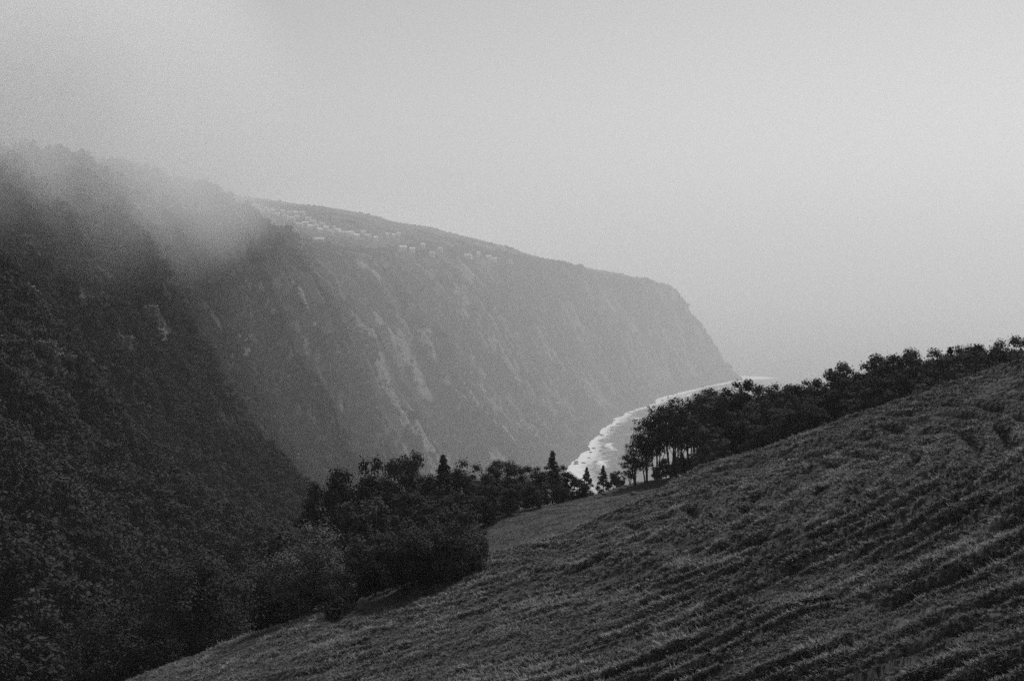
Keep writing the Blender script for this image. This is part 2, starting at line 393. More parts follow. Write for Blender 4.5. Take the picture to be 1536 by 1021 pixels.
# ------------------------------------------------------------------ trees
def leaves(rng, P, Nrm, size, up=.35, wild=.55):
    n = len(P)
    T = rng.normal(size=(n, 3)); nn = Nrm + rng.normal(size=(n, 3)) * wild; nn[:, 2] += up
    nn /= np.linalg.norm(nn, axis=1, keepdims=True)
    T -= (T * nn).sum(1, keepdims=True) * nn; T /= np.linalg.norm(T, axis=1, keepdims=True)
    B = np.cross(nn, T)
    s = (size * rng.uniform(.6, 1.35, n))[:, None]
    V = np.stack([P + T * s * .6, P + B * s * .32 + nn * s * .08, P - T * s * .5, P - B * s * .32 + nn * s * .08], 1).reshape(-1, 3)
    return V, np.arange(4 * n).reshape(-1, 4)
def make_tree(seed, H, Rx, kind='broad', nclump=40, nleaf=4000, size=.2, base=.25, stems=1, lean=0., leaf='leaf', bark='bark', clip=None, flat=1.0, wild=.32):
    """meshes (trunk, crown); the foot at the origin"""
    rng = np.random.default_rng(seed)
    parts = []
    if kind == 'cone':
        top = Vector((lean * H, 0, H))
        parts.append(tube([(0, 0, -.6), (0, 0, H * .3), (lean * H * .6, 0, H * .7), (lean * H, 0, H * .97)], [H * .022, H * .018, H * .01, H * .003]))
        cen = []; rad = []
        for i in range(nclump):
            f = rng.uniform(0, 1) ** .75
            z = base * H + f * (1 - base) * H * .97
            rr = Rx * (1 - f) ** .9 * rng.uniform(.35, 1.0) * (.7 + .55 * rng.random())
            th = rng.uniform(0, 2 * PI)
            cen.append((rr * math.cos(th) + lean * z, rr * math.sin(th), z)); rad.append(Rx * (.10 + .24 * (1 - f)))
        cen = np.array(cen); rad = np.array(rad)
    else:
        ch = (1 - base) * H * .5; cz = base * H + ch
        cen = []; rad = []
        # a few main lobes of unequal size, each of many clumps
        nl = 9 + seed % 3
        lobes = []
        for i in range(nl):
            th = 2.4 * i + rng.uniform(-.3, .3); rr = Rx * rng.uniform(.30, .62)
            lobes.append((rr * math.cos(th), rr * math.sin(th), cz + ch * (-.72 + 1.15 * ((i * 5) % nl + .5) / nl), Rx * rng.uniform(.40, .60)))
        lobes.append((Rx * rng.uniform(-.15, .15), Rx * rng.uniform(-.15, .15), cz + ch * .45, Rx * .5))
        for i in range(nclump):
            L = lobes[rng.integers(len(lobes))]
            v = rng.normal(size=3); v /= np.linalg.norm(v); v[2] = v[2] * .8 + .12
            r = L[3] * rng.uniform(.62, 1.05)
            p = np.array(L[:3]) + v * r * np.array([1, 1, flat * ch / Rx * .95])
            p[2] = min(p[2], H - Rx * .1)
            p[2] = max(p[2], base * H * .8 + .12 * H * rng.random())
            cen.append(p); rad.append(Rx * rng.uniform(.19, .32))
        cen = np.array(cen); rad = np.array(rad)
        cen[:, 0] += lean * cen[:, 2]
        for sidx in range(stems):
            th = 2 * PI * sidx / max(stems, 1) + rng.uniform(0, 1); sp = Rx * .30 * (stems > 1)
            e = Vector((sp * math.cos(th) + lean * cz, sp * math.sin(th), cz + ch * .2))
            b0 = Vector((.12 * sp * math.cos(th), .12 * sp * math.sin(th), -.6))
            mid = b0.lerp(e, .5) + Vector(rng.normal(size=3) * H * .025)
            r0 = H * .023 / (stems ** .5)
            parts.append(tube([b0, b0.lerp(mid, .5), mid, e], [r0 * 1.25, r0, r0 * .8, r0 * .4]))
            for c in rng.permutation(len(cen))[: max(5, min(13, len(cen) // (3 * stems)))]:
                s_ = mid.lerp(e, rng.uniform(-.35, .8)); c_ = Vector(cen[c])
                m_ = s_.lerp(c_, .5) + Vector((0, 0, -.05 * H * rng.random())) + Vector(rng.normal(size=3) * H * .015)
                parts.append(tube([s_, m_, c_], [r0 * .45, r0 * .3, r0 * .1], 4))
    wts = rad ** 2; idx = rng.choice(len(cen), nleaf, p=wts / wts.sum())
    v = rng.normal(size=(nleaf, 3)); v /= np.linalg.norm(v, axis=1, keepdims=True)
    v[:, 2] = np.where(v[:, 2] < -.6, -v[:, 2] * .6, v[:, 2])
    rr = rad[idx][:, None] * (1 - .8 * rng.random((nleaf, 1)) ** 1.6) * rng.uniform(.85, 1.2, (nleaf, 1))
    sq = np.array([1, 1, .9 if kind != 'cone' else .8])
    P = cen[idx] + v * rr * sq
    if clip is not None:
        over = P[:, 0] > clip
        P[over, 0] = clip - np.abs(rng.normal(size=over.sum())) * .3; v[over] = (1, 0, .1)
    P[:, 2] = np.maximum(P[:, 2], .1)
    P[:, 2] *= H / np.sort(P[:, 2])[-max(3, nleaf // 150)]
    lv, lf = leaves(rng, P, v, size, wild=wild)
    crown = mesh_np('crown', lv, lf, MATS[leaf])
    tv, tf = join_vf(parts)
    trunk = mesh_np('trunk', tv, tf, MATS[bark], True)
    return trunk, crown
def place_tree(name, proto, loc, rz, sc, label, cat='tree', group=None, sxy=1.0):
    e = bpy.data.objects.new(name, None); link(e)
    e.location = loc; e.rotation_euler = (0, 0, rz); e.scale = (sc * sxy, sc * sxy, sc); e.empty_display_size = .5
    link(bpy.data.objects.new('trunk', proto[0]), e); link(bpy.data.objects.new('crown', proto[1]), e)
    return tag(e, label, cat, group)
def gz(x, y): return float(ground(x, y))

rnd = random.Random(4)
# ---- belts behind the pasture (9 to 16 m trees at 130 to 210 m)
BELT = [make_tree(100 + i, 10, 3.4 + .3 * (i % 3), nclump=75, nleaf=12000, size=.31, base=.03, leaf='leaf_mid' if i in (1, 3) else 'leaf') for i in range(5)]
OPEN = [make_tree(130 + i, 10, 3.0, nclump=85, nleaf=5200, size=.25, base=.36, stems=3 + i % 2) for i in range(4)]
CONE = [make_tree(160 + i, 10, 2.7 + .3 * i, kind='cone', nclump=70, nleaf=6500, size=.30, base=.08) for i in range(3)]
GR = 'trees of the long dark belt behind the pasture crest'
right = [  # px, top py, depth, prototype kind, label
 (953, 672, 199, 'o', 'low tree leaning out seaward at the left end of the crest belt'),
 (985, 624, 202, 'o', 'open tree with bare forked stems, second from the left end of the crest belt'),
 (1008, 612, 205, 'o', 'open tree with see-through stems, third from the left end of the crest belt'),
 (970, 640, 200, 'o', 'small bushy tree beside the seaward leaning tree of the crest belt'), (1020, 618, 199, 'o', 'slim tree behind the see-through stems of the crest belt'), (1046, 612, 205, 'o', 'slim tree squeezed between two thin stemmed trees of the crest belt'), (1072, 598, 199, 'o', 'thin stemmed tree just left of the tallest rounded tree'),
 (1034, 606, 201, 'o', 'thin stemmed tree left of the tallest rounded tree in the crest belt'),
 (1058, 600, 198, 'o', 'thin stemmed tree touching the tallest rounded tree in the crest belt'),
 (1108, 571, 192, 'b', 'rounded tree standing highest against the surf in the crest belt')]
shared = 'dark broadleaf tree in the unbroken stretch of the crest belt'
for px, py in ((1084, 590), (1135, 581), (1160, 580), (1186, 578), (1212, 569), (1246, 553), (1272, 546), (1299, 549), (1322, 533), (1348, 531), (1374, 528), (1399, 526), (1425, 523), (1452, 520), (1479, 518), (1506, 509), (1530, 511)):
    right.append((px, py, 196 - (px - 1084) * .082, 'c' if px in (1246, 1425) else 'b', shared if px not in (1246, 1506) else
                  ('narrow spire-topped tree poking above the crest belt' if px == 1246 else 'bushy tree at the right-hand end of the crest belt')))
for i, (px, py, y, k, lab) in enumerate(right):
    x = xpix(px, y); g = gz(x, y); top = (HOR - py) / 1536 / F * y
    H = max(top - g, 3.5)
    pr = {'o': OPEN, 'b': BELT, 'c': CONE}[k]; pr = pr[i % len(pr)]
    s = H / 10 * (1.14 if k == 'o' else 1)
    place_tree('belt_tree', pr, (x, y, g - .1), rnd.uniform(0, 6.28), s, lab, group=GR, sxy=min(1.25, max(.9, 3.0 / (3.4 * s))))
for i in range(22):
    px = 1075 + i * 21.5 + rnd.uniform(-7, 7); y = 190 - (px - 1084) * .082 + rnd.uniform(-4, 4)
    py = float(np.interp(px, [1075, 1110, 1135, 1212, 1250, 1322, 1425, 1530], [592, 582, 588, 578, 562, 545, 532, 522])) + rnd.uniform(-2, 10)
    x = xpix(px, y); g = gz(x, y); H = max((HOR - py) / 1536 / F * y - g, 3.0)
    place_tree('belt_tree', BELT[rnd.randrange(5)], (x, y, g - .2), rnd.uniform(0, 6.28), H / 10, 'dark middle-height tree closing the gaps of the crest belt', group=GR, sxy=rnd.uniform(1.0, 1.35))
lower = 'dark low tree filling the foot of the crest belt'
for i in range(26):
    px = 1060 + i * 18.5 + rnd.uniform(-6, 6); y = 178 - (px - 1084) * .08 + rnd.uniform(-4, 6)
    x = xpix(px, y); g = gz(x, y)
    place_tree('belt_tree', BELT[rnd.randrange(5)], (x, y, g - .2), rnd.uniform(0, 6.28), rnd.uniform(.5, .78), lower, group=GR, sxy=1.1)
for i in range(7):
    px = 990 + i * 11 + rnd.uniform(-3, 3); y = 204 + rnd.uniform(-2, 4); x = xpix(px, y); g = gz(x, y)
    place_tree('understorey_shrub', BELT[rnd.randrange(5)], (x, y, g - .3), rnd.uniform(0, 6.28), rnd.uniform(.22, .34), 'low shrub under the thin stemmed trees of the crest belt', 'shrub', GR, sxy=1.1)

GM = 'trees of the dark wood below the far pasture'
mid = [  # px, top py, depth, kind, label
 (472, 728, 150, 'c', 'blunt conical dark tree left of the wood below the far pasture'),
 (520, 706, 165, 'b', ''), (548, 697, 172, 'b', ''), (580, 694, 178, 'b', ''), (606, 688, 184, 'b', ''), (630, 683, 190, 'b', 'tallest feathery tree left of the cone in the middle wood'),
 (665, 685, 186, 'c', 'dark pointed conifer left of centre in the middle wood'), (694, 694, 190, 'b', ''), (720, 700, 192, 'b', ''), (752, 691, 196, 'b', ''),
 (775, 702, 198, 'b', ''), (800, 700, 200, 'b', ''), (829, 677, 204, 'c', 'pointed conifer with a stepped top nearest the surf'),
 (852, 700, 205, 'b', ''), (880, 700, 207, 'c', 'small pointed tree right of the stepped conifer'), (905, 697, 210, 'c', 'slim conifer with a tiny tip near the open sea'),
 (925, 714, 210, 'b', ''), (946, 704, 208, 'o', 'last small tree before the open sea gap')]
for px, py, y in ((500, 770, 140), (535, 752, 145), (575, 748, 152), (612, 742, 160), (655, 735, 165), (690, 728, 172), (728, 726, 182), (765, 724, 186), (800, 722, 190), (838, 722, 196), (870, 716, 201), (480, 830, 120), (520, 820, 122), (560, 800, 126), (600, 790, 130), (640, 775, 136), (430, 800, 125)):
    mid.append((px, py, y, 'b', 'x'))
for i, (px, py, y, k, lab) in enumerate(mid):
    x = xpix(px, y); g = gz(x, y); top = (HOR - py) / 1536 / F * y
    H = max(top - g, 3.0); s = H / 10
    pr = {'o': OPEN, 'b': BELT, 'c': CONE}[k]; pr = pr[(i * 3 + 1) % len(pr)]
    l2 = lab if len(lab) > 1 else ('dark broadleaf tree on the skyline row of the middle wood' if lab == '' else 'dark rounded tree low in the front row of the middle wood')
    place_tree('conifer_tree' if k == 'c' else 'wood_tree', pr, (x, y, g - .2), rnd.uniform(0, 6.28), s, l2, group=GM, sxy=min(1.2, max(.7, 3.6 / (3.6 * s))) if k != 'c' else 1.0)

# ---- near trees at the pasture's lower edge
def near_tree(name, px, py, y, label, seed, Rx, cat='tree', **kw):
    x = xpix(px, y); g = gz(x, y); top = (HOR - py) / 1536 / F * y; H = top - g
    pr = make_tree(seed, H, Rx, **kw)
    return place_tree(name, pr, (x, y, g - .1), 0, 1, label, cat)
near_tree('clipped_tree', 680, 768, 91, 'dense dark bush-tree with a straight clipped right side at the pasture edge', 301, 2.85, leaf='leaf_mid', nclump=110, nleaf=26000, size=.13, base=.02, clip=2.25)
near_tree('broadleaf_tree', 618, 792, 92, 'dark rounded tree pressed against the left of the clipped bush-tree', 302, 2.85, nclump=90, nleaf=20000, size=.135, base=.04)
near_tree('broadleaf_tree', 562, 800, 96, 'small dark tree two crowns left of the clipped bush-tree', 303, 2.51, nclump=70, nleaf=15000, size=.135, base=.05)
near_tree('broadleaf_tree', 455, 792, 97, 'paler leafy tree with visible twisting stems at the pasture edge', 304, 3.53, nclump=80, nleaf=15000, size=.14, base=.28, stems=3, leaf='leaf_bright')
near_tree('broadleaf_tree', 292, 832, 104, 'large black domed tree at lower left below the pasture', 305, 4.90, leaf='leaf_mid', nclump=150, nleaf=30000, size=.17, base=.05)
near_tree('broadleaf_tree', 395, 875.52, 124, 'dark tree rising behind the pale leafy tree', 306, 3.3, nclump=90, nleaf=9000, size=.24, base=.08)
near_tree('broadleaf_tree', 160, 905, 100, 'black tree in the lower left corner left of the domed tree', 307, 4.10, nclump=90, nleaf=14000, size=.18, base=.05)
near_tree('broadleaf_tree', 335, 1026.00, 98, 'black rounded tree at the foot of the domed tree', 308, 2.6, nclump=80, nleaf=9000, size=.19, base=.05)
near_tree('edge_shrub', 512, 893, 92, 'low spreading shrub beside the pale standing stone', 310, 1.37, 'shrub', nclump=26, nleaf=1300, size=.16, base=.05, wild=.8)
near_tree('edge_shrub', 395, 1043.10, 96, 'dark shrub under the pale leafy tree', 311, 1.6, 'shrub', nclump=30, nleaf=2400, size=.15, base=.05, wild=.7)
near_tree('edge_shrub', 708, 842, 90, 'straggly low shrub at the foot of the clipped bush-tree', 312, 1.14, 'shrub', nclump=20, nleaf=900, size=.14, base=.05, wild=.8, leaf='leaf_pale')

# ---- wooded slope: the trees that show largest are things, the rest one mass
SLOPE = [make_tree(400 + i, 8, 3.0 + .4 * (i % 3), nclump=44, nleaf=1900, size=.48, base=.1, leaf='leaf_far', wild=.28) for i in range(6)]
PALE = [make_tree(420 + i, 8, 3.2, nclump=44, nleaf=1900, size=.46, base=.15, leaf='leaf_pale', wild=.28) for i in range(3)]
rg = np.random.default_rng(7)
n = 34000
sx = rg.uniform(-330, 0, n); sy = rg.uniform(95, 1000, n)
syn = sy; sx, sy = real(sx, sy)
u_ = sx / sy
keep = (u_ > -.46) & (u_ < .02) & (far_z(sx, sy) > near_base(sx, sy) - 8)
dens = (1 - .9 * rock(sx, sy)) * np.interp(syn, [95, 300, 600, 1000], [.8, .75, .6, .25]) * (0.35 + 1.3 * sstep(.35, .6, vnoise(sx / 28, sy / 28, 81)))
keep &= rg.random(n) < dens
sx, sy, syn = sx[keep], sy[keep], syn[keep]
szz = ground(sx, sy)
ssc = np.interp(syn, [95, 350, 600, 1000], [1.25, 1.35, 1.15, .95]) * rg.uniform(.6, 1.25, len(sx))
# visibility of each crown from the viewpoint
vis = np.ones(len(sx), bool)
for f in np.linspace(.15, .985, 70):
    z_ = (szz + ssc * 5.5) * f
    vis &= ground(sx * f, sy * f) + np.where(sy * f > 60, 1.0, 0) < z_
px_ = 768 + sx / sy * 1536 * F; py_ = HOR - (szz + ssc * 5) / sy * 1536 * F
vis &= (px_ > -10) & (px_ < 560) & (py_ < 1015) & (py_ > 190)
order = np.argsort(-(ssc / sy) * vis)
ni = min(280, int(vis.sum()))
pick = order[:ni]
GS = 'trees on the steep wooded slope at left'
for i in pick:
    pale = vnoise(sx[i] / 22, sy[i] / 22, 83) > .75 or rnd.random() < .03
    pr = PALE[rnd.randrange(3)] if pale else SLOPE[rnd.randrange(6)]
    hb = 'low' if py_[i] > 720 else 'halfway up' if py_[i] > 480 else 'high'
    wb = 'near the left frame edge' if px_[i] < 150 else 'in its middle' if px_[i] < 320 else 'above the field-edge trees'
    lab = '%s tree %s on the steep wooded slope, %s' % ('pale crowned' if pale else 'dark rounded', hb, wb)
    place_tree('slope_tree', pr, (float(sx[i]), float(sy[i]), float(szz[i]) - .3), rnd.uniform(0, 6.28), float(ssc[i]), lab, group=GS, sxy=rnd.uniform(.85, 1.15))

def scatter(name, P, rot, scl, idx, protos, label, cat, mats=None):
    """one object: a cloud of points that carries instances of small meshes"""
    col = bpy.data.collections.new(name + '_source')
    for i, m in enumerate(protos):
        ob = bpy.data.objects.new('%s_piece_%02d' % (name, i), m); col.objects.link(ob)
    me = bpy.data.meshes.new(name); me.vertices.add(len(P)); me.vertices.foreach_set('co', np.ascontiguousarray(P, np.float32).ravel())
    for nm, ty, dat in (('rot', 'FLOAT_VECTOR', rot), ('scl', 'FLOAT_VECTOR', scl)):
        a = me.attributes.new(nm, ty, 'POINT'); a.data.foreach_set('vector', np.ascontiguousarray(dat, np.float32).ravel())
    a = me.attributes.new('idx', 'INT', 'POINT'); a.data.foreach_set('value', np.ascontiguousarray(idx, np.int32))
    o = link(bpy.data.objects.new(name, me)); tag(o, label, cat, kind='stuff')
    g = bpy.data.node_groups.new(name, 'GeometryNodeTree')
    g.interface.new_socket('Geometry', in_out='INPUT', socket_type='NodeSocketGeometry')
    g.interface.new_socket('Geometry', in_out='OUTPUT', socket_type='NodeSocketGeometry')
    gi = g.nodes.new('NodeGroupInput'); go = g.nodes.new('NodeGroupOutput')
    ci = g.nodes.new('GeometryNodeCollectionInfo'); ci.inputs['Collection'].default_value = col
    ci.inputs['Separate Children'].default_value = True; ci.inputs['Reset Children'].default_value = True
    ip = g.nodes.new('GeometryNodeInstanceOnPoints'); ip.inputs['Pick Instance'].default_value = True
    def na(nm, dt):
        q = g.nodes.new('GeometryNodeInputNamedAttribute'); q.data_type = dt; q.inputs['Name'].default_value = nm; return q.outputs['Attribute']
    er = g.nodes.new('FunctionNodeEulerToRotation')
    L = g.links.new
    L(gi.outputs[0], ip.inputs['Points']); L(ci.outputs[0], ip.inputs['Instance'])
    L(na('idx', 'INT'), ip.inputs['Instance Index']); L(na('rot', 'FLOAT_VECTOR'), er.inputs[0]); L(er.outputs[0], ip.inputs['Rotation'])
    L(na('scl', 'FLOAT_VECTOR'), ip.inputs['Scale']); L(ip.outputs['Instances'], go.inputs[0])
    md = o.modifiers.new('scatter', 'NODES'); md.node_group = g
    return o
BRIGHT = [make_tree(440 + i, 8, 3.3, nclump=40, nleaf=2200, size=.46, base=.12, leaf='leaf_bright', wild=.3) for i in range(2)]
for i, (px, py, lab) in enumerate(((128, 378, 'leftmost of the bright trees in the row below the mist'), (152, 380, 'second bright tree in the row below the mist'), (172, 384, 'third bright tree in the row below the mist'),
    (188, 383, 'fourth bright tree in the row below the mist'), (204, 387, 'rightmost of the bright trees in the row below the mist'),
    (45, 405, 'pale fan-shaped tree at left below the bright row'), (68, 412, 'small pale tree right of the fan-shaped tree'),
    (118, 432, 'left one of two bright tufted trees below the bright row'), (148, 434, 'right one of two bright tufted trees below the bright row'),
    (142, 486, 'bright topped tree alone halfway up the slope'), (46, 490, 'pale tree alone near the left frame edge halfway up'),
    (228, 508, 'pale tree on the rib right of the lone bright topped tree'), (180, 545, 'pale tree below the bright topped tree halfway up'), (75, 590, 'pale tree low at left over the black wood'))):
    x, y, z = hit(px, py + 8, 180.)
    place_tree('bright_tree', BRIGHT[i % 2], (x, y, z - .3), rnd.uniform(0, 6.28), rnd.uniform(1.5, 1.9), lab, group='bright trees on the wooded slope')
rest = np.ones(len(sx), bool); rest[pick] = False
P = np.stack([sx, sy, szz - .3], -1)[rest]; k = len(P)
rot = np.zeros((k, 3)); rot[:, 2] = rg.uniform(0, 6.28, k)
scl = np.repeat(ssc[rest][:, None], 3, 1); scl[:, :2] *= rg.uniform(.85, 1.2, (k, 1))
idx = np.where(rg.random(k) < .08, rg.integers(6, 8, k), rg.integers(0, 6, k))
scatter('slope_wood', P, rot, scl, idx, [p[1] for p in SLOPE] + [p[1] for p in PALE[:2]], 'dense dark wood covering the steep slope at left', 'wood')

# ---- scrub on the sea cliffs and hedges on the high ground
def scrub_mesh(seed, nleaf, size):
    rng = np.random.default_rng(seed)
    v = rng.normal(size=(nleaf, 3)); v /= np.linalg.norm(v, axis=1, keepdims=True); v[:, 2] = np.abs(v[:, 2])
    b = np.array([1, 1, .8]) * rng.uniform(.55, 1.0, (nleaf, 1)) * (1 + .35 * np.sin(3 * np.arctan2(v[:, 1:2], v[:, :1]) + seed))
    V, Fc = leaves(rng, v * b, v, size)
    return mesh_np('scrub', V, Fc, MATS['leaf_far'])
SCR = [scrub_mesh(500 + i, 130, .62) for i in range(5)]
n = 190000
cyv = 420 + (2620 - 420) * rg.random(n) ** 1.0
cyn = cyv; xr_, xt_ = prof(cyv, 1), prof(cyv, 3)
cx, cyv = real(xt_ + 12 - (xt_ - xr_ + 55) * rg.random(n), cyn)
cov = vnoise(cx / 60, cyv / 24, 91) * .6 + vnoise(cx / 16, cyv / 13, 93) * .4
keep = (rg.random(n) < sstep(.28, .5, cov) * (1 - .93 * rock(cx, cyv)) * np.interp(cyn, [420, 900, 2600], [.8, .8, .7]))
cx, cyv, cyn = cx[keep], cyv[keep], cyn[keep]; czz = ground(cx, cyv)
keep = czz > SEA + 9 + 14 * vnoise(cyv / 30, cx * 0, 95)
cx, cyv, czz, cyn = cx[keep], cyv[keep], czz[keep], cyn[keep]
# hedges and copses of the high ground
m = 26000
hy = rg.uniform(950, 2700, m); hx, hy = real(prof(hy, 1) - 20 - rg.uniform(0, 1, m) ** 1.3 * 700, hy)
def hedge(x, y):
    a_, b_ = .86, .5
    p1 = np.abs(((x * a_ + y * b_ + 12 * fbm(x / 90, y / 90, 97, 2)) / 118) % 1 - .5); p2 = np.abs(((x * b_ - y * a_ + 14 * fbm(x / 80, y / 80, 98, 2)) / 180) % 1 - .5)
    return np.minimum(p1 * 118, p2 * 180)
keep = (hedge(hx, hy) < 4) | ((vnoise(hx / 70, hy / 70, 99) > .68) & (rg.random(m) < .5))
hx, hy = hx[keep], hy[keep]; hz = ground(hx, hy)
VILL = []
P = np.concatenate([np.stack([cx, cyv, czz - .3], -1), np.stack([hx, hy, hz - .2], -1)]); k = len(P)
rot = np.zeros((k, 3)); rot[:, 2] = rg.uniform(0, 6.28, k); rot[:len(cx), 1] = .5
s_ = np.concatenate([rg.uniform(.8, 2.4, len(cx)) * np.interp(cyn, [420, 900, 2600], [1.0, 1.4, 1.8]), rg.uniform(1.8, 4.6, len(hx))])
s_ = s_ * np.where((rg.random(k) < .12) & (np.arange(k) < len(cx)), rg.uniform(1.3, 1.9, k), 1)
scl = np.stack([s_, s_, s_ * rg.uniform(.8, 1.4, k)], -1)
SCRUB = (P, rot, scl, rg.integers(0, 5, k))

# ------------------------------------------------------------------ village
def part(name, m, v, f, parent): return link(bpy.data.objects.new(name, mesh_np(name, v, f, MATS[m])), parent)
def gable(w_, d_, h_, rise, ov):
    V = np.array([(-w_ / 2 - ov, -d_ / 2 - ov, h_ - .25), (w_ / 2 + ov, -d_ / 2 - ov, h_ - .25), (w_ / 2 + ov, d_ / 2 + ov, h_ - .25), (-w_ / 2 - ov, d_ / 2 + ov, h_ - .25),
                  (-w_ / 2 - ov, 0, h_ + rise), (w_ / 2 + ov, 0, h_ + rise),
                  (-w_ / 2 - ov, -d_ / 2 - ov, h_ - .05), (w_ / 2 + ov, -d_ / 2 - ov, h_ - .05), (w_ / 2 + ov, d_ / 2 + ov, h_ - .05), (-w_ / 2 - ov, d_ / 2 + ov, h_ - .05),
                  (-w_ / 2 - ov, 0, h_ + rise + .22), (w_ / 2 + ov, 0, h_ + rise + .22)])
    Fq = np.array([(0, 4, 5, 1), (4, 3, 2, 5), (6, 7, 11, 10), (10, 11, 8, 9), (0, 1, 7, 6), (2, 3, 9, 8), (0, 6, 10, 4), (4, 10, 9, 3), (1, 5, 11, 7), (5, 2, 8, 11)])
    return V, Fq
def house_wall(w_, d_, h_, rise):
    V = np.array([(-w_ / 2, -d_ / 2, -2.5), (w_ / 2, -d_ / 2, -2.5), (w_ / 2, d_ / 2, -2.5), (-w_ / 2, d_ / 2, -2.5),
                  (-w_ / 2, -d_ / 2, h_ - .05), (w_ / 2, -d_ / 2, h_ - .05), (w_ / 2, d_ / 2, h_ - .05), (-w_ / 2, d_ / 2, h_ - .05), (-w_ / 2, 0, h_ + rise - .06), (w_ / 2, 0, h_ + rise - .06)])
    tri = [(0, 1, 5, 4), (2, 3, 7, 6), (1, 2, 6, 5), (3, 0, 4, 7)]
    f = np.array(tri + [(5, 6, 9, 9), (7, 4, 8, 8)])
    me = bpy.data.meshes.new('wall'); me.from_pydata([tuple(v) for v in V], [], [tuple(q) for q in tri] + [(5, 6, 9), (7, 4, 8)]); me.update(); me.materials.append(MATS['plaster'])
    return me
def make_house(name, w_, d_, h_, rise, loc, rz, label, group='white houses of the hazy village', chimney=True):
    e = bpy.data.objects.new(name, None); link(e); e.location = loc; e.rotation_euler = (0, 0, rz); tag(e, label, 'house', group)
    link(bpy.data.objects.new('wall', house_wall(w_, d_, h_, rise)), e)
    rf = part('roof', 'roof_tile', *gable(w_, d_, h_, rise, .35), e)
    if chimney: part('chimney', 'plaster', *box_vf(w_ * .28, w_ * .28 + .9, -.5, .5, h_ + rise * .3, h_ + rise + 1.1), rf)
    part('door', 'door_wood', *box_vf(-.55, .55, -d_ / 2 - .06, -d_ / 2 + .1, 0, 2.1), e)
    nw = max(1, int(w_ / 4))
    for sgn in (-1, 1):
        for i in range(nw):
            x = sgn * (1.6 + i * (w_ / 2 - 1.6) / nw + .5)
            wd = part('window', 'plaster', *box_vf(x - .62, x + .62, -d_ / 2 - .05, -d_ / 2 + .05, .95, 2.35), e)
            part('pane', 'dark_glass', *box_vf(x - .48, x + .48, -d_ / 2 - .09, -d_ / 2 - .02, 1.08, 2.22), wd)
    for sgn in (-1, 1):
        wd = part('window', 'plaster', *box_vf(sgn * w_ / 2 - .05, sgn * w_ / 2 + .05, -.62, .62, .95, 2.35), e)
        part('pane', 'dark_glass', *box_vf(sgn * w_ / 2 - .09, sgn * w_ / 2 + .09, -.48, .48, 1.08, 2.22), wd)
    return e
row = 'small white house in the upper left row of the hazy village'
clus = 'small white house in the tight cluster left of the church'
houses = [  # px, py(base), width, label
 (364, 315, 10, 'first white house at the left end of the village, by the slope edge'), (381, 313, 9, 'white house set slightly above the village row at left'),
 (390, 318, 9, row), (400, 318, 9, row), (409, 320, 8, row), (424, 321, 9, row), (434, 323, 9, row), (443, 323, 9, row), (454, 323, 10, row),
 (462, 332, 10, clus), (458, 339, 11, clus), (449, 341, 11, clus), (464, 344, 11, clus), (470, 337, 9, clus),
 (479, 349, 10, 'white gabled house between the village cluster and the church'), (489, 346, 10, 'white house just left of the church tower'),
 (524, 355, 16, 'largest white gabled house, right of the church'), (534, 358, 13, 'long white house against the right of the largest house'),
 (545, 352, 9, 'small white house above and right of the largest house'), (553, 358, 9, 'last white house on the right of the village core'),
 (479, 365, 15, 'isolated low white house on the cliff rim below the church'),
 (581, 356, 8, 'left one of three faint houses right of the village core'), (590, 357, 8, 'middle one of three faint houses right of the village core'), (598, 355, 8, 'right one of three faint houses right of the village core'),
 (604, 376, 14, 'long pale house on the rim right of the village core'), (618, 379, 10, 'bright small house just right of the long pale rim house'), (634, 371, 9, 'faint house above the rim right of the village core'),
 (702, 388, 15, 'long low farm building far along the rim'), (717, 384, 8, 'tiny house above the long low farm building'),
 (733, 389, 11, 'bright farmhouse near the right end of the village'), (741, 392, 11, 'farm outbuilding just right of the bright farmhouse'), (766, 396, 7, 'tiny white hut at the far right end of the village')]
lane = 'small white house along the lane between the upper row and the church'
houses += [(px, py, w_, lane) for px, py, w_ in ((416, 326, 9), (428, 329, 9), (438, 332, 10), (446, 330, 9), (474, 343, 9), (484, 341, 9), (496, 351, 9), (512, 353, 10))]
houses += [(563, 361, 9, 'small white house just past the right of the village core'), (660, 377, 9, 'lone faint house between the rim houses and the farm'), (648, 385, 8, 'tiny faint house on the rim between village and farm')]
for i, (px, py, w_, lab) in enumerate(houses):
    w_ = w_ * 1.05
    x, y, z = hit(px, py); VILL.append((x, y))
    name = 'farmhouse' if 'farm' in lab else 'white_house'
    make_house(name, w_, w_ * .62 if w_ < 13 else 7.5, 6.0 + (1.0 if w_ > 14 else 0) * (px < 530), 2.1 if w_ < 13 else 2.4, (x, y, z + .2), rnd.uniform(-.5, .9), lab)
x, y, z = hit(504, 350)
VILL.append((x, y))
e = bpy.data.objects.new('village_church', None); link(e); e.location = (x, y, z + .2); e.rotation_euler = (0, 0, .35)
tag(e, 'white village church with a square bell tower', 'church')
part('nave', 'plaster', *box_vf(-1.5, 9, -4, 4, -2.5, 6), e); part('roof', 'roof_tile', *[a + np.array([3.75, 0, 0]) if i == 0 else a for i, a in enumerate(gable(10.5, 8, 6.1, 2.8, .3))], e)
tw = part('tower', 'plaster', *box_vf(-5.2, -1.55, -2, 1.9, -2.5, 9.5), e)
for a, b in ((-5.2, -2), (-2.35, -2), (-5.2, 1.1), (-2.35, 1.1)): part('belfry_pier', 'plaster', *box_vf(a, a + .8, b, b + .8, 9.5, 12.2), tw)
part('belfry_cornice', 'plaster', *box_vf(-5.45, -1.3, -2.25, 2.15, 12.2, 12.6), tw)
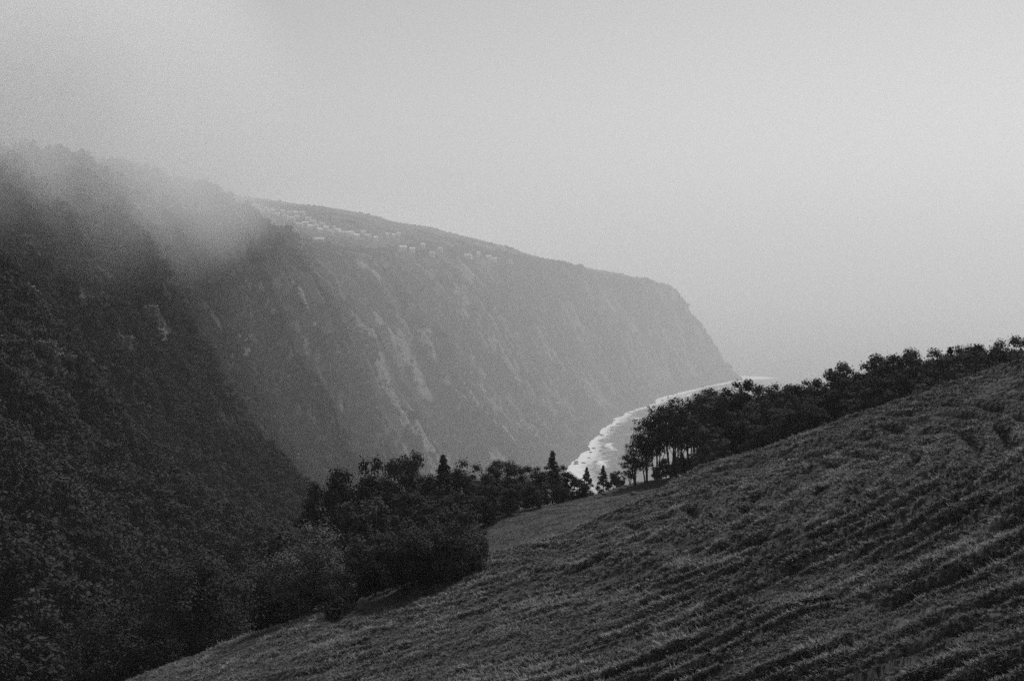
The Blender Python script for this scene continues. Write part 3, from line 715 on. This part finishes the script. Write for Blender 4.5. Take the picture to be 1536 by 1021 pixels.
pv = np.array([(-5.2, -2, 12.6), (-1.55, -2, 12.6), (-1.55, 1.9, 12.6), (-5.2, 1.9, 12.6), (-3.4, -.1, 15), (-3.35, -.1, 15), (-3.35, -.05, 15), (-3.4, -.05, 15)])
part('spire', 'roof_tile', pv, np.array([(0, 1, 5, 4), (1, 2, 6, 5), (2, 3, 7, 6), (3, 0, 4, 7)]), tw)
part('door', 'door_wood', *box_vf(3, 4.6, -4.06, -3.9, 0, 2.9), e)
for xx in (.6, 6.8):
    wd = part('window', 'plaster', *box_vf(xx - .6, xx + .6, -4.05, -3.95, 2.4, 4.8), e); part('pane', 'dark_glass', *box_vf(xx - .45, xx + .45, -4.09, -4.0, 2.55, 4.65), wd)
# keep hedges off the houses
P, rot, scl, idx = SCRUB
kp = np.ones(len(P), bool)
for vx, vy in VILL:
    kp &= ~((np.abs(P[:, 0] - vx - 2) < 11) & (P[:, 1] > vy - 110) & (P[:, 1] < vy + 12))
scatter('cliff_scrub', P[kp], rot[kp], scl[kp], idx[kp], SCR, 'low scrub and hedges clothing the sea cliffs and high ground', 'scrub')

# ------------------------------------------------------------------ stones
def rock_mesh(name, seed, m, sub=2):
    import bmesh
    bm = bmesh.new(); bmesh.ops.create_icosphere(bm, subdivisions=sub, radius=1)
    rr = random.Random(seed); off = Vector((rr.random() * 9, rr.random() * 9, rr.random() * 9))
    from mathutils import noise
    for v in bm.verts:
        d = 1 + .45 * noise.noise(v.co * 1.1 + off) + .18 * noise.noise(v.co * 2.9 + off); v.co = v.co * d
    me = bpy.data.meshes.new(name); bm.to_mesh(me); bm.free(); me.materials.append(MATS[m]); return me
SR = [rock_mesh('shore_rock', 600 + i, 'shore_stone') for i in range(4)]
shore_by_y = lambda yy: float(np.interp(yy, ys, shore_x[:, 0]))
for i in range(34):
    yy = 2300 + 1400 * rnd.random() ** 2.2
    xx = shore_by_y(yy) + rnd.uniform(-4, 42) * (1 if yy < 2650 else .6)
    o = link(bpy.data.objects.new('shore_boulder', SR[i % 4])); s = rnd.uniform(1.2, 3.6)
    o.location = (xx, yy, SEA + .1 * s); o.scale = (s * 1.3, s, s * .7); o.rotation_euler = (0, 0, rnd.uniform(0, 6))
    tag(o, 'dark boulder in the wide near end of the surf' if yy < 2600 else 'dark boulder in the narrow far part of the surf', 'rock', 'boulders in the surf')
def field_stone(px, py, y, s, label, seed, tall=1.0):
    x = xpix(px, y); z = float(near_z(x, y))
    o = link(bpy.data.objects.new('field_stone', rock_mesh('field_stone', seed, 'stone', 3))); o.location = (x, y, z + s * tall * .5); o.scale = (s, s, s * tall); o.rotation_euler = (0, 0, seed)
    tag(o, label, 'stone')
field_stone(545, 918, 91, .33, 'pale upright stone at the lower pasture edge', 701, 1.7)
field_stone(415, 1000, 83, .28, 'pale rounded stone low in the grass at lower left', 702)
field_stone(908, 739, 196, .55, 'small stone on the far rim of the distant pasture', 703, .6)
field_stone(950, 735, 190, .5, 'small stone in the distant pasture below the lone tree', 704, .6)

# ------------------------------------------------------------------ grass
def tuft(seed, nb, h, m='grass_blade'):
    rng = np.random.default_rng(seed); V = []; Fq = []
    for i in range(nb):
        th = rng.uniform(0, 6.28); r = rng.uniform(0, .10) ; b = np.array([r * math.cos(th), r * math.sin(th), -.03])
        l = h * rng.uniform(.55, 1.2); ph = th + rng.normal() * .8; ben = rng.uniform(.25, .95) * l
        d = np.array([math.cos(ph), math.sin(ph), 0]); sd_ = np.array([-d[1], d[0], 0]) * rng.uniform(.008, .015)
        m_ = b + d * ben * .3 + np.array([0, 0, l * .6]); t_ = b + d * ben + np.array([0, 0, l * .85])
        k_ = len(V); V += [b - sd_, b + sd_, m_ + sd_ * .8, m_ - sd_ * .8, t_ + sd_ * .2, t_ - sd_ * .2]; Fq += [(k_, k_ + 1, k_ + 2, k_ + 3), (k_ + 3, k_ + 2, k_ + 4, k_ + 5)]
    return mesh_np('tuft', np.array(V), np.array(Fq), MATS[m])
TU = [tuft(800 + i, 22, .11 + .022 * (i % 4)) for i in range(8)] + [tuft(820 + i, 16, .17 + .03 * i, 'grass_dry') for i in range(3)]
n = 620000
rr = 32 * (215 / 32) ** (rg.random(n) ** .9)
aa = rg.uniform(R(-24), R(24), n)
gx, gy = rr * np.sin(aa), rr * np.cos(aa)
hgt = fbm(gx / 2.2, gy / 2.2, 111, 3)
keep = (gy < crest_y(gx) + 14) & (gx > -34) | (gx > -3.5) & (gy < 212)
keep &= rg.random(n) < np.clip(.85 + .7 * hgt, .5, 1) * (1 - .97 * soil(gx, gy))
gx, gy, hgt = gx[keep], gy[keep], hgt[keep]
gzv = near_z(gx, gy); k = len(gx)
s_ = (0.75 + .55 * np.clip(hgt, -.6, .8)) * rg.uniform(.6, 1.35, k) * np.interp(gy, [30, 60, 120, 200], [.9, 1.15, 1.4, 1.7])
s_ *= np.where(gy > crest_y(gx) + 8, .6, 1)
rot = np.zeros((k, 3)); rot[:, 2] = rg.uniform(0, 6.28, k); rot[:, 1] = rg.normal(-.25, .18, k)
scatter('pasture_grass', np.stack([gx, gy, gzv], -1), rot, np.stack([s_ * 1.25, s_ * 1.25, s_], -1), np.where(rg.random(k) < .05 + .30 * sstep(.05, .5, hgt), rg.integers(8, 11, k), rg.integers(0, 8, k)), TU, 'tussocky short grass over the terraced pasture', 'grass')

# ------------------------------------------------------------------ air
def b_haze(t, o):
    v = N(t, 'ShaderNodeVolumePrincipled', Density=HAZE_DENSITY, Anisotropy=.4); v.inputs['Color'].default_value = (1, 1, 1, 1)
    t.links.new(v.outputs['Volume'], o.inputs['Volume'])
mat('haze', b_haze)
hv, hf = box_vf(-20500, 20500, -3500, 26500, SEA - 3, 330)
o = link(bpy.data.objects.new('haze', mesh_np('haze', hv, hf, MATS['haze']))); tag(o, 'pale sea haze filling the air over the coast', 'haze', kind='stuff')

# low mist hanging on the mountain top
def b_mist(t, o):
    tc = N(t, 'ShaderNodeTexCoord')
    nz = N(t, 'ShaderNodeTexNoise', Scale=.011, Detail=4.0, Roughness=.55, Distortion=.6); t.links.new(tc.outputs['Object'], nz.inputs['Vector'])
    d = ramp(t, nz.outputs['Fac'], [(.38, 0), (.72, 1)])
    # thins out towards the lower edge and the outside of the bank
    mp = N(t, 'ShaderNodeMapping'); mp.inputs['Location'].default_value = (0, 0, 0); mp.inputs['Scale'].default_value = (1 / 150., 1 / 430., 1 / 105.)
    t.links.new(tc.outputs['Object'], mp.inputs['Vector'])
    ln = N(t, 'ShaderNodeVectorMath', operation='LENGTH'); t.links.new(mp.outputs['Vector'], ln.inputs[0])
    fo = ramp(t, ln.outputs['Value'], [(.25, 1), (1.0, 0)])
    m1 = N(t, 'ShaderNodeMath', operation='MULTIPLY'); t.links.new(d, m1.inputs[0]); t.links.new(fo, m1.inputs[1])
    m2 = N(t, 'ShaderNodeMath', operation='MULTIPLY'); t.links.new(m1.outputs[0], m2.inputs[0]); m2.inputs[1].default_value = .040
    v = N(t, 'ShaderNodeVolumePrincipled', Anisotropy=.4); v.inputs['Color'].default_value = (1, 1, 1, 1)
    t.links.new(m2.outputs[0], v.inputs['Density']); t.links.new(v.outputs['Volume'], o.inputs['Volume'])
mat('mist', b_mist)
import bmesh
bm = bmesh.new(); bmesh.ops.create_icosphere(bm, subdivisions=4, radius=1)
for v in bm.verts: v.co = Vector((v.co.x * 150, v.co.y * 430, v.co.z * 105))
me = bpy.data.meshes.new('mist'); bm.to_mesh(me); bm.free(); me.materials.append(MATS['mist'])
o = link(bpy.data.objects.new('mist', me)); o.location = (-238, 610, 72); tag(o, 'soft low cloud drifting over the mountain top at left', 'mist', kind='stuff')

# the sea mist thickens along the far coast: an even bank that begins well beyond the near slopes
def b_bank(t, o):
    v = N(t, 'ShaderNodeVolumePrincipled', Density=BANK_DENSITY, Anisotropy=.4); v.inputs['Color'].default_value = (1, 1, 1, 1)
    t.links.new(v.outputs['Volume'], o.inputs['Volume'])
mat('mist_bank', b_bank)
hv, hf = box_vf(-20400, 20400, 900, 26400, SEA - 2.5, 325)
hv[(hv[:, 1] < 1000), 1] = np.where(hv[(hv[:, 1] < 1000), 2] > 0, 430, 620)
o = link(bpy.data.objects.new('mist', mesh_np('mist', hv, hf, MATS['mist_bank']))); tag(o, 'pale mist thickening along the far coast and out to sea', 'mist', kind='stuff')
